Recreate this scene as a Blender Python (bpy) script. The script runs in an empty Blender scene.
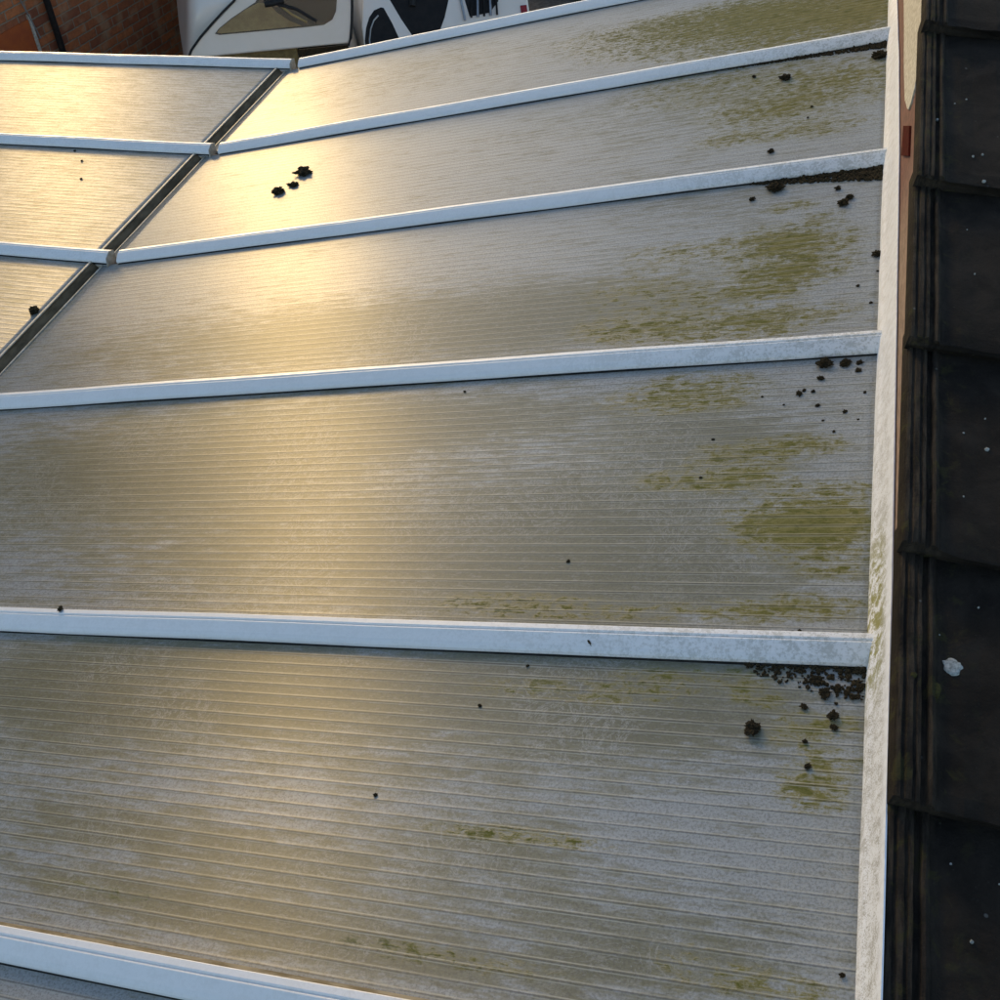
import bpy, bmesh, math, random
import numpy as np
from mathutils import Vector, Matrix, noise
random.seed(11)
R = math.radians
SC = bpy.context.scene
COL = SC.collection

# ------------------------------------------------------------------ camera, sky, sun, exposure
cam = bpy.data.cameras.new('camera')
camo = bpy.data.objects.new('camera', cam); COL.objects.link(camo)
F_ = Vector((-0.19177352, 0.66923422, -0.71787775)); Rt = Vector((0.96539516, 0.26034883, -0.01518766)); Up = Vector((-0.17673453, 0.6959483, 0.69600349))
m = Matrix((Rt, Up, -F_)).transposed().to_4x4()
m.translation = (-0.24010775, 0, 1.15747263)
camo.matrix_world = m
cam.sensor_width = 36; cam.lens = 36*1048.6/1000
cam.clip_start = .05; cam.clip_end = 500
SC.camera = camo

SUN_EL, SUN_AZ = R(15), R(-40.2)          # azimuth from +Y, negative = to the left
w = bpy.data.worlds.new('World'); SC.world = w; w.use_nodes = True
nt = w.node_tree; bg = nt.nodes['Background']
sky = nt.nodes.new('ShaderNodeTexSky'); sky.sky_type = 'NISHITA'; sky.sun_disc = False
sky.sun_elevation = SUN_EL; sky.sun_rotation = SUN_AZ
sky.air_density = 1.0; sky.dust_density = 1.0; sky.ozone_density = 1.0
nt.links.new(sky.outputs[0], bg.inputs[0]); bg.inputs[1].default_value = .15
sl = bpy.data.lights.new('sun', 'SUN'); sl.energy = .58; sl.angle = R(7); sl.color = (1, .64, .20)
slo = bpy.data.objects.new('sun', sl); COL.objects.link(slo)
sd = Vector((math.sin(SUN_AZ)*math.cos(SUN_EL), math.cos(SUN_AZ)*math.cos(SUN_EL), math.sin(SUN_EL)))
slo.rotation_euler = (-sd).to_track_quat('-Z', 'Y').to_euler(); slo.location = (-4, 6, 8)
SC.view_settings.view_transform = 'Standard'; SC.view_settings.look = 'None'
SC.view_settings.gamma = 1; SC.view_settings.exposure = 0.68

# ------------------------------------------------------------------ node helpers
class N:
    def __init__(s, name, rough=.5, base=(.5, .5, .5), metal=0, ior=1.5, spec=.5):
        s.m = bpy.data.materials.new(name); s.m.use_nodes = True; s.t = s.m.node_tree
        s.b = s.t.nodes['Principled BSDF']; s.set('Base Color', (*base, 1)); s.set('Roughness', rough)
        s.set('Metallic', metal); s.set('IOR', ior); s.set('Specular IOR Level', spec)
    def set(s, k, v):
        i = s.b.inputs[k]
        if isinstance(v, bpy.types.NodeSocket): s.t.links.new(v, i)
        else: i.default_value = v
    def inp(s, node, k, v):
        if v is None: return
        if isinstance(v, bpy.types.NodeSocket): s.t.links.new(v, node.inputs[k])
        else: node.inputs[k].default_value = v
    def coord(s, out='Object'): return s.t.nodes.new('ShaderNodeTexCoord').outputs[out]
    def attr(s, n):
        a = s.t.nodes.new('ShaderNodeAttribute'); a.attribute_name = n; return a.outputs['Fac']
    def rnd(s): return s.t.nodes.new('ShaderNodeObjectInfo').outputs['Random']
    def map(s, v, scale=(1, 1, 1), off=True):
        n = s.t.nodes.new('ShaderNodeMapping'); s.t.links.new(v, n.inputs[0]); n.inputs['Scale'].default_value = scale
        if off:
            c = s.t.nodes.new('ShaderNodeCombineXYZ'); r = s.ma('MULTIPLY', s.rnd(), 37.)
            for k in range(3): s.t.links.new(r, c.inputs[k])
            s.t.links.new(c.outputs[0], n.inputs['Location'])
        return n.outputs[0]
    def noise(s, v, scale, detail=4, rough=.55, dist=0):
        n = s.t.nodes.new('ShaderNodeTexNoise'); s.t.links.new(v, n.inputs['Vector'])
        n.inputs['Scale'].default_value = scale; n.inputs['Detail'].default_value = detail
        n.inputs['Roughness'].default_value = rough; n.inputs['Distortion'].default_value = dist
        return n.outputs['Fac']
    def voro(s, v, scale, feature='F1'):
        n = s.t.nodes.new('ShaderNodeTexVoronoi'); s.t.links.new(v, n.inputs['Vector']); n.feature = feature
        n.inputs['Scale'].default_value = scale; return n.outputs['Distance']
    def ma(s, op, a, b=0., c=0., clamp=False):
        n = s.t.nodes.new('ShaderNodeMath'); n.operation = op; n.use_clamp = clamp
        s.inp(n, 0, a); s.inp(n, 1, b); s.inp(n, 2, c); return n.outputs[0]
    def ss(s, v, lo, hi, a=0., b=1.):
        n = s.t.nodes.new('ShaderNodeMapRange'); n.interpolation_type = 'SMOOTHSTEP'
        s.inp(n, 0, v); s.inp(n, 1, lo); s.inp(n, 2, hi); s.inp(n, 3, a); s.inp(n, 4, b); return n.outputs[0]
    def mix(s, f, a, b):
        n = s.t.nodes.new('ShaderNodeMix'); n.data_type = 'RGBA'
        s.inp(n, 0, f)
        for k, v in ((6, a), (7, b)):
            if isinstance(v, tuple) and len(v) == 3: v = (*v, 1)
            s.inp(n, k, v)
        return n.outputs[2]
    def xyz(s, v):
        n = s.t.nodes.new('ShaderNodeSeparateXYZ'); s.t.links.new(v, n.inputs[0]); return n.outputs
    def bump(s, h, dist, strength=1.):
        n = s.t.nodes.new('ShaderNodeBump'); n.inputs['Distance'].default_value = dist; n.inputs['Strength'].default_value = strength
        s.t.links.new(h, n.inputs['Height']); s.set('Normal', n.outputs[0])

PITCH = .0205
# ------------------------------------------------------------------ materials
def mat_sheet():
    n = N('polycarbonate_sheet', ior=1.6)
    o = n.coord(); st = n.map(o, (1, 3.2, 1)); st2 = n.map(o, (1, 9, 1)); pl = n.map(o)
    al, fi = n.attr('algae'), n.attr('film')
    nf = n.noise(st, 34, 6, .68, .6); nc = n.noise(st, 7, 3, .5, .4); nstreak = n.noise(st2, 11, 4, .6); nl = n.noise(pl, 5, 6, .65, 1.2)
    fine = n.noise(pl, 260, 3, .7); mid = n.noise(st, 90, 3, .6)
    # web lines between the channels
    t = n.ma('FRACT', n.ma('MULTIPLY', n.xyz(o)[1], 1/PITCH))
    d = n.ma('ABSOLUTE', n.ma('SUBTRACT', t, .5))                      # 0 mid-channel .. .5 at web
    web = n.ss(d, .43, .495); web2 = n.ss(d, .30, .46)
    # film of dried dirt
    fv = n.ma('ADD', fi, n.ma('MULTIPLY', n.ma('SUBTRACT', nc, .5), .5)); fv = n.ma('ADD', fv, n.ma('MULTIPLY', n.ma('SUBTRACT', nstreak, .5), 1.5)); fv = n.ma('ADD', fv, n.ma('MULTIPLY', n.ma('SUBTRACT', nf, .5), 1.1)); fv = n.ma('ADD', fv, n.ma('MULTIPLY', n.ma('SUBTRACT', mid, .5), .8)); fv = n.ma('ADD', fv, .06)
    fv = n.ma('ADD', fv, n.ma('MULTIPLY', n.ma('SUBTRACT', nl, .5), .5))
    fm = n.ss(fv, .12, .75)
    col = n.mix(fm, (.325, .342, .342), (.188, .178, .108))
    fm2 = n.ss(fv, .55, 1.05); col = n.mix(n.ma('MULTIPLY', fm2, .55), col, (.118, .108, .050))
    # pale washed trails
    trm = n.ma('MULTIPLY', n.ss(n.noise(pl, 17, 5, .75, 3.), .49, .52), n.ss(n.noise(pl, 17, 5, .75, 3.), .555, .525))
    trm = n.ma('MULTIPLY', trm, n.ss(n.noise(pl, 4, 2), .44, .60)); trm = n.ma('MULTIPLY', trm, .75)
    col = n.mix(trm, col, (.36, .355, .32))
    col = n.mix(n.ss(fine, .40, .70, 0, .55), col, (.075, .07, .052))
    col = n.mix(n.ma('MULTIPLY', n.ss(mid, .52, .70), .45), col, (.30, .295, .27))
    grit = n.ma('MULTIPLY', n.ss(n.noise(pl, 520, 3, .8), .60, .70), n.ss(n.noise(pl, 16, 4, .7), .42, .66)); col = n.mix(n.ma('MULTIPLY', grit, .75), col, (.07, .066, .05))
    # algae
    v = n.ma('ADD', al, n.ma('MULTIPLY', n.ma('SUBTRACT', nf, .5), 2.9)); v = n.ma('ADD', v, n.ma('MULTIPLY', n.ma('SUBTRACT', n.noise(pl, 45, 8, .75, .8), .5), 3.4)); v = n.ma('ADD', v, n.ma('MULTIPLY', n.ma('SUBTRACT', nc, .5), .9)); v = n.ma('ADD', v, n.ma('MULTIPLY', n.ma('SUBTRACT', n.noise(st2, 26, 5, .7), .5), 2.2)); v = n.ma('ADD', v, n.ma('MULTIPLY', n.ma('SUBTRACT', fine, .5), .9))
    am = n.ss(v, .12, 1.0); am = n.ma('MULTIPLY', am, n.ss(al, .06, .2))
    halo = n.ma('MULTIPLY', n.ss(v, -.25, .5), .6); halo = n.ma('MULTIPLY', halo, n.ss(al, .04, .25))
    col = n.mix(halo, col, (.21, .20, .095))
    acol = n.mix(n.ss(nf, .4, .7), (.235, .212, .075), (.105, .108, .018))
    acol = n.mix(n.ss(fine, .5, .75, 0, .5), acol, (.05, .055, .015))
    col = n.mix(n.ma('MULTIPLY', am, .95), col, acol)
    # grime in the grooves at the webs
    wl = n.ma('MULTIPLY', web, n.ss(n.noise(st, 30, 3), .25, .6, .25, .75))
    col = n.mix(wl, col, (.065, .06, .045))
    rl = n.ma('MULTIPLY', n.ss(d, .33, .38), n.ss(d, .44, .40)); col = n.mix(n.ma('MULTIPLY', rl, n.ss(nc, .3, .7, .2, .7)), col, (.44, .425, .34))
    n.set('Base Color', col)
    n.set('Roughness', n.ma('ADD', n.ma('MULTIPLY', am, .28), n.ss(n.ma('ADD', fm, n.ma('MULTIPLY', fine, .5)), 0, 1.5, .37, .42)))
    n.set('Specular IOR Level', n.ma('SUBTRACT', .62, n.ma('MULTIPLY', am, .5)))
    n.set('Anisotropic', .94); tv = n.t.nodes.new('ShaderNodeCombineXYZ'); tv.inputs[1].default_value = 1; n.set('Tangent', tv.outputs[0])
    h = n.ma('ADD', n.ma('MULTIPLY', fine, .5), n.ma('MULTIPLY', am, n.ma('MULTIPLY', nf, 2.)))
    n.bump(h, .0006, .45)
    return n.m
def mat_upvc(name='white_upvc', base=(.87, .87, .86), dirt=True):
    n = N(name, .34, base); o = n.coord(); p = n.map(o); x = n.xyz(o)[0]
    f = n.noise(p, 180, 4, .7); g = n.noise(p, 30, 5, .7); g2 = n.noise(n.map(o, (.25, 1, 1)), 60, 4, .6)
    near = n.ss(x, 0., .75, 1., 0.) if dirt else 0.12
    k = n.ma('MULTIPLY', n.ss(n.ma('ADD', n.ma('MULTIPLY', f, .6), n.ma('MULTIPLY', g, .5)), .50, .64), n.ma('ADD', n.ma('MULTIPLY', near, .42), .07))
    col = n.mix(n.ss(g2, .45, .8, 0, .16), (*base,), (.68, .69, .68)); col = n.mix(k, col, (.30, .30, .24))
    n.set('Base Color', col); n.set('Roughness', n.ss(g, .3, .7, .30, .48)); n.bump(f, .0003, .3); return n.m
def mat_flash():
    n = N('weathered_flashing', .6, (.7, .69, .66)); o = n.coord(); p = n.map(o, off=False); z = n.xyz(o)[2]; y = n.xyz(o)[1]
    f = n.noise(p, 330, 5, .75); g = n.noise(p, 60, 5, .7); big = n.noise(p, 4, 2)
    face = n.ss(z, .050, .036); near = n.ss(y, 1.7, .95)
    dens = n.ma('MULTIPLY', face, n.ma('ADD', n.ma('MULTIPLY', near, .9), .25))
    v = n.ma('ADD', n.ma('MULTIPLY', f, .7), n.ma('MULTIPLY', g, .5))
    v2 = n.noise(p, 520, 4, .8); k = n.ma('MULTIPLY', n.ss(n.ma('ADD', n.ma('MULTIPLY', v2, .8), n.ma('MULTIPLY', g, .35)), .575, .63), dens)
    col = n.mix(n.ss(g, .4, .65), (.78, .83, .91), (.69, .73, .79)); col = n.mix(n.ma('MULTIPLY', k, .62), col, (.26, .26, .24))
    gr = n.ma('MULTIPLY', n.ss(y, .8, .92), n.ss(y, 1.2, 1.05)); gr = n.ma('MULTIPLY', gr, n.ss(n.ma('ADD', g, n.ma('MULTIPLY', f, .4)), .62, .78)); gr = n.ma('MULTIPLY', gr, n.ss(z, .048, .02))
    col = n.mix(n.ma('MULTIPLY', gr, .9), col, (.23, .23, .045))
    n.set('Base Color', col); n.bump(v2, .0003, .4); return n.m
def mat_noise(name, c1, c2, scale, rough=.8, bump=0., spec=.3, detail=5, thr=(.35, .65), metal=0, stretch=(1, 1, 1)):
    n = N(name, rough, c1, metal, spec=spec); p = n.map(n.coord(), stretch); f = n.noise(p, scale, detail, .65)
    n.set('Base Color', n.mix(n.ss(f, *thr), c1, c2))
    if bump: n.bump(f, bump, .7)
    return n.m
def mat_glass():
    n = N('clear_car_glass', .02, (.9, .92, .92)); n.set('Transmission Weight', 1.); n.set('IOR', 1.45); return n.m
def mat_tile():
    n = N('dark_concrete_tile', .85, (.012, .012, .013), spec=.12); o = n.coord(); p = n.map(o); x = n.xyz(o)[0]
    f = n.noise(p, 220, 5, .75); g = n.noise(p, 12, 5, .65, .5); g3 = n.noise(n.map(o, (2.5, .35, 1)), 30, 5, .7)
    col = n.mix(n.ss(g, .35, .7), (.0125, .0102, .0085), (.030, .0245, .0195))
    rib = n.ma('MULTIPLY', n.ss(x, .062, .035), n.ss(x, .0005, .004))
    col = n.mix(n.ma('MULTIPLY', rib, n.ss(g3, .4, .66)), col, (.062, .048, .034))
    mo = n.ma('MULTIPLY', n.ss(n.noise(p, 26, 5, .7, .6), .54, .66), n.ss(x, .12, .03)); mo = n.ma('MULTIPLY', mo, .6)
    col = n.mix(mo, col, (.055, .052, .018))
    sp = n.ma('MULTIPLY', n.ss(n.voro(p, 34), .10, .05), n.ss(n.noise(p, 21, 2), .56, .62)); col = n.mix(n.ma('MULTIPLY', sp, .6), col, (.16, .165, .16))
    sp2 = n.ss(n.noise(p, 300, 4, .7), .60, .72); col = n.mix(n.ma('MULTIPLY', sp2, .45), col, (.06, .055, .048))
    n.set('Base Color', col); n.bump(n.ma('ADD', f, n.ma('MULTIPLY', g, .6)), .0035, 1.); return n.m
def mat_brick():
    n = N('old_red_brick', .85, (.2, .08, .05), spec=.2)
    b = n.t.nodes.new('ShaderNodeTexBrick'); o = n.coord()
    s_ = n.xyz(o); c = n.t.nodes.new('ShaderNodeCombineXYZ'); n.t.links.new(s_[0], c.inputs[0]); n.t.links.new(s_[2], c.inputs[1])
    wv = n.t.nodes.new('ShaderNodeVectorMath'); wv.operation = 'ADD'; n.t.links.new(c.outputs[0], wv.inputs[0])
    nz = n.t.nodes.new('ShaderNodeTexNoise'); nz.inputs['Scale'].default_value = 14; n.t.links.new(o, nz.inputs['Vector'])
    sc_ = n.t.nodes.new('ShaderNodeVectorMath'); sc_.operation = 'SCALE'; sc_.inputs['Scale'].default_value = .012; n.t.links.new(nz.outputs['Color'], sc_.inputs[0]); n.t.links.new(sc_.outputs[0], wv.inputs[1])
    n.t.links.new(wv.outputs[0], b.inputs['Vector'])
    b.inputs['Scale'].default_value = 1; b.inputs['Brick Width'].default_value = .225; b.inputs['Row Height'].default_value = .075
    b.inputs['Mortar Size'].default_value = .007; b.inputs['Mortar Smooth'].default_value = .4; b.inputs['Bias'].default_value = 0
    b.inputs['Color1'].default_value = (.62, .20, .07, 1); b.inputs['Color2'].default_value = (.30, .10, .05, 1); b.inputs['Mortar'].default_value = (.36, .28, .19, 1)
    f = n.noise(o, 25, 5, .7); v = n.noise(o, 5.5, 2)
    col = n.mix(n.ss(f, .35, .75, 0, .5), b.outputs['Color'], (.11, .065, .04)); col = n.mix(n.ss(v, .5, .68, 0, .55), col, (.48, .30, .17))
    n.set('Base Color', col); n.bump(n.ma('ADD', n.ma('MULTIPLY', b.outputs['Fac'], -1.), f), .006, .8); return n.m

M = dict(
    sheet=mat_sheet(), upvc=mat_upvc(), upvc_clean=mat_upvc('white_upvc_clean', dirt=False), flash=mat_flash(), tile=mat_tile(), brick=mat_brick(),
    rubber=mat_noise('black_rubber', (.012, .012, .012), (.03, .03, .028), 60, .6),
    alu=mat_noise('weathered_aluminium', (.19, .145, .09), (.10, .075, .045), 40, .8, .0004, .08, stretch=(1, .3, 1)),
    alu_dark=mat_noise('dark_channel_metal', (.03, .026, .02), (.015, .013, .01), 30, .8),
    trim=mat_noise('cream_edge_trim', (.62, .58, .50), (.40, .35, .25), 45, .45),
    timber=mat_noise('bare_timber_strip', (.42, .35, .23), (.22, .17, .09), 70, .8, .0006, stretch=(.2, 1, 1)),
    board=None, endplate=mat_noise('weathered_end_plate', (.46, .42, .35), (.30, .27, .21), 60, .6), mortar=mat_noise('rough_cream_mortar', (.74, .71, .61), (.50, .46, .36), 90, .9, .004, .2),
    red=mat_noise('dark_red_clay', (.085, .008, .005), (.05, .006, .004), 60, .8, .001, .05),
    soil=mat_noise('dark_moss_crumb', (.014, .011, .007), (.075, .058, .032), 420, .95, .0015, .1),
    lichen=mat_noise('pale_lichen', (.42, .44, .42), (.20, .21, .20), 260, .95, .001, .1),
    mossy=mat_noise('olive_moss', (.06, .055, .018), (.03, .026, .012), 200, .95, .001, .1),
    tarmac=mat_noise('driveway_tarmac', (.07, .066, .06), (.12, .11, .10), 30, .9, .01, .2),
    grass=mat_noise('grass', (.045, .06, .018), (.09, .09, .03), 12, .9, .01, .2),
    paint=mat_noise('white_car_paint', (.86, .80, .71), (.82, .76, .66), 3, .16, spec=.8),
    silver=mat_noise('silver_car_paint', (.70, .67, .62), (.6, .58, .54), 3, .22, spec=.6),
    glass=mat_noise('dark_car_glass', (.05, .034, .013), (.02, .015, .008), 3, .04, spec=.9),  # brown in the base colour stands in for warm reflections
    clear_glass=mat_glass(), reflect_ochre=mat_noise('painted_ochre_reflection', (.52, .38, .16), (.34, .22, .08), 5, .8),  # ochre is the rear window's warm reflection, painted as a colour
    cabin=mat_noise('black_cabin_trim', (.008, .008, .008), (.014, .013, .012), 20, .7),
    tyre=mat_noise('tyre_rubber', (.015, .015, .015), (.025, .025, .025), 40, .8),
    rim=mat_noise('wheel_alloy', (.45, .45, .45), (.35, .35, .35), 20, .3, metal=.8),
    lamp=mat_noise('red_lamp_plastic', (.35, .01, .01), (.25, .01, .01), 20, .2, spec=.6),
    plate=mat_noise('yellow_plate_plastic', (.62, .45, .04), (.55, .40, .04), 20, .4),
    recess=mat_noise('bumper_amber_reflection', (.25, .19, .08), (.15, .11, .05), 22, .35),  # amber reflection below the tailgate, put into the base colour
    terracotta=mat_noise('terracotta_paint', (.50, .12, .03), (.40, .09, .03), 9, .6),
    pipe=mat_noise('black_pipe', (.012, .01, .009), (.025, .02, .018), 30, .5),
    cable=mat_noise('grey_cable', (.28, .26, .24), (.2, .19, .17), 30, .5),
    leaf=mat_noise('hedge_leaf', (.07, .055, .02), (.16, .11, .03), 6, .7, spec=.3),
    bark=mat_noise('bark', (.06, .045, .03), (.10, .08, .05), 20, .9, .01),
    slab=mat_noise('grey_roofing_felt', (.06, .06, .06), (.1, .1, .1), 20, .9),
)
def mat_board():
    n = N('painted_barge_board', .7); o = n.coord(); y = n.xyz(o)[1]; p = n.map(o, (1, .3, 1)); f = n.noise(p, 120, 4, .7)
    far = n.ss(y, 1.75, 2.1); c = n.mix(n.ss(f, .35, .7), (.33, .235, .18), (.20, .135, .10)); r = n.mix(n.ss(f, .35, .7), (.19, .075, .058), (.11, .045, .036))
    n.set('Base Color', n.mix(far, c, r)); n.bump(f, .001, .4); return n.m
M['board'] = mat_board()

# ------------------------------------------------------------------ object helpers
def tag(o, label=None, cat=None, group=None, kind=None):
    if label: o['label'] = label
    if cat: o['category'] = cat
    if group: o['group'] = group
    if kind: o['kind'] = kind
    return o
def empty(name, mat, label, cat, group=None):
    o = bpy.data.objects.new(name, None); COL.objects.link(o); o.matrix_world = mat; o.empty_display_size = .05
    return tag(o, label, cat, group)
def mesh_obj(name, verts, faces, mt, parent=None, smooth=False, mat=None):
    me = bpy.data.meshes.new(name); me.from_pydata(verts, [], faces); me.update()
    bm = bmesh.new(); bm.from_mesh(me); bmesh.ops.recalc_face_normals(bm, faces=bm.faces); bm.to_mesh(me); bm.free()
    if smooth: me.polygons.foreach_set('use_smooth', [True]*len(me.polygons))
    me.materials.append(M[mt]); o = bpy.data.objects.new(name, me); COL.objects.link(o)
    if parent: o.parent = parent
    if mat is not None: o.matrix_world = mat
    return o
class G:
    def __init__(s): s.v = []; s.f = []
    def add(s, v, f): k = len(s.v); s.v += [tuple(x) for x in v]; s.f += [tuple(i+k for i in q) for q in f]; return s
    def box(s, x0, x1, y0, y1, z0, z1):
        return s.add([(x, y, z) for z in (z0, z1) for y in (y0, y1) for x in (x0, x1)], [(0, 2, 3, 1), (4, 5, 7, 6), (0, 1, 5, 4), (2, 6, 7, 3), (0, 4, 6, 2), (1, 3, 7, 5)])
    def loft(s, rings, cap=True, closed=True):
        n = len(rings[0]); v = [p for r in rings for p in r]; f = []
        for i in range(len(rings)-1):
            for j in range(n if closed else n-1): f.append((i*n+j, i*n+(j+1) % n, (i+1)*n+(j+1) % n, (i+1)*n+j))
        if cap: f += [tuple(range(n))[::-1], tuple((len(rings)-1)*n+j for j in range(n))]
        return s.add(v, f)
    def tube(s, pts, r, seg=8):
        rings = []
        for i, p in enumerate(pts):
            p = Vector(p); a = Vector(pts[max(i-1, 0)]); b = Vector(pts[min(i+1, len(pts)-1)]); t = (b-a).normalized()
            u = t.cross(Vector((0, 0, 1)) if abs(t.z) < .9 else Vector((1, 0, 0))).normalized(); q = t.cross(u)
            rings.append([p+(u*math.cos(k*math.tau/seg)+q*math.sin(k*math.tau/seg))*r for k in range(seg)])
        return s.loft(rings)
    def out(s, name, mt, parent=None, **k): return mesh_obj(name, s.v, s.f, mt, parent, **k)
def bevel(o, w, seg=2):
    b = o.modifiers.new('bevel', 'BEVEL'); b.width = w; b.segments = seg; b.limit_method = 'ANGLE'; return o

# ------------------------------------------------------------------ roof planes
RP, QP, LH, DS = 0.26997476, 0.07113516, 2.191349, .026
def frame(p, origin): # local X down the slope, local Y towards the viewer (-world Y), local Z out of the roof
    a = Vector((-math.cos(p), 0, -math.sin(p))); nn = Vector((-math.sin(p), 0, math.cos(p)))
    mm = Matrix((a, Vector((0, -1, 0)), nn)).transposed().to_4x4(); mm.translation = origin; return mm
H0 = Vector((-LH*math.cos(RP), 0, -LH*math.sin(RP)))
fr = lambda y, s=0: frame(RP, Vector((-s*math.cos(RP), y, -s*math.sin(RP))))
fl = lambda y: frame(QP, H0+Vector((0, y, 0)))
YB = [3.7629, 3.0529, 2.3578, 1.6610, 0.9588, 0.3876, -0.31]     # back edge of each bar
BW = .042
BW_END = 2.2
ALGAE = [(0.188, 3.272, 0.206, 0.135, 1.1), (0.545, 3.318, 0.278, 0.112, 0.85), (0.063, 3.255, 0.081, 0.118, 0.8), (0.757, 3.447, 0.24, 0.07, 0.5), (0.313, 3.411, 0.178, 0.082, 0.7), (0.502, 3.473, 0.161, 0.069, 0.5), (0.345, 3.111, 0.17, 0.072, 0.6), (0.211, 2.766, 0.186, 0.107, 0.7), (0.089, 2.841, 0.098, 0.085, 0.55), (0.396, 2.929, 0.166, 0.067, 0.4), (0.28, 2.691, 0.102, 0.047, 0.7), (0.344, 2.567, 0.101, 0.033, 0.7), (0.149, 2.559, 0.094, 0.038, 0.55), (0.605, 2.911, 0.177, 0.133, 0.2), (0.182, 2.036, 0.086, 0.052, 1.5), (0.157, 1.956, 0.08, 0.031, 0.6), (0.183, 1.912, 0.083, 0.033, 1.2), (0.249, 1.857, 0.09, 0.026, 0.75), (0.218, 1.741, 0.076, 0.04, 0.7), (0.339, 1.768, 0.197, 0.042, 0.45), (0.194, 2.189, 0.048, 0.022, 0.6), (0.116, 2.136, 0.029, 0.021, 0.8), (0.399, 2.05, 0.133, 0.042, 0.35), (0.487, 1.907, 0.132, 0.084, 0.3), (0.107, 1.77, 0.055, 0.02, 0.4), (0.418, 1.751, 0.123, 0.042, 0.4), (0.309, 1.541, 0.092, 0.044, 0.75), (0.4, 1.518, 0.095, 0.03, 0.4), (0.11, 1.381, 0.052, 0.02, 0.9), (0.208, 1.36, 0.075, 0.03, 0.7), (0.21, 1.303, 0.049, 0.022, 0.85), (0.277, 1.3, 0.1, 0.025, 0.5), (0.078, 1.189, 0.062, 0.051, 1.9), (0.152, 1.194, 0.061, 0.039, 0.8), (0.095, 1.026, 0.069, 0.017, 0.9), (0.179, 1.012, 0.085, 0.015, 0.6), (0.53, 1.026, 0.133, 0.017, 0.3), (0.457, 1.003, 0.189, 0.016, 0.3), (0.056, 1.093, 0.035, 0.016, 0.5), (0.049, 1.274, 0.038, 0.014, 0.5), (0.15, 0.861, 0.034, 0.012, 0.8), (0.056, 0.828, 0.05, 0.019, 0.4), (0.035, 0.769, 0.038, 0.017, 0.65), (0.065, 0.733, 0.03, 0.02, 0.7), (0.056, 0.712, 0.029, 0.017, 0.5), (0.304, 0.863, 0.085, 0.034, 0.25), (0.453, 0.854, 0.12, 0.021, 0.25), (0.395, 0.621, 0.092, 0.011, 0.35), (0.494, 0.619, 0.11, 0.011, 0.25), (0.181, 0.493, 0.056, 0.033, 0.25), (0.069, 0.477, 0.062, 0.021, 0.35), (0.079, 0.798, 0.037, 0.015, 0.4), (1.006, 0.465, 0.161, 0.014, 0.22), (0.497, 0.452, 0.187, 0.016, 0.25), (0.223, 0.894, 0.083, 0.014, 0.4)]
FILM = [(1.555, 3.461, 0.576, 0.187, 0.3), (0.481, 2.834, 0.396, 0.217, 0.35), (0.657, 1.856, 0.394, 0.114, 0.5), (0.987, 1.825, 0.483, 0.117, 0.6), (1.622, 1.864, 0.487, 0.131, 0.4), (0.406, 2.271, 0.276, 0.139, 0.3), (1.603, 1.344, 0.569, 0.154, 0.6), (0.92, 1.11, 0.471, 0.138, 0.7), (0.415, 1.114, 0.285, 0.125, 0.9), (0.29, 1.404, 0.171, 0.116, 0.7), (0.805, 1.494, 0.297, 0.062, 0.6), (1.267, 1.459, 0.438, 0.158, 0.6), (0.517, 1.257, 0.109, 0.074, 0.3), (0.765, 0.833, 0.546, 0.063, 0.9), (0.301, 0.846, 0.165, 0.081, 0.7), (1.233, 0.782, 0.314, 0.112, 0.8), (0.583, 0.706, 0.219, 0.046, 0.4), (0.722, 0.535, 0.477, 0.047, 0.5), (0.477, 0.609, 0.135, 0.034, 0.6), (0.226, 0.486, 0.123, 0.039, 0.6), (0.934, 0.464, 0.303, 0.027, 0.6), (1.058, 0.574, 0.271, 0.038, 0.35), (0.606, 0.442, 0.258, 0.03, 0.7)]
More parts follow.
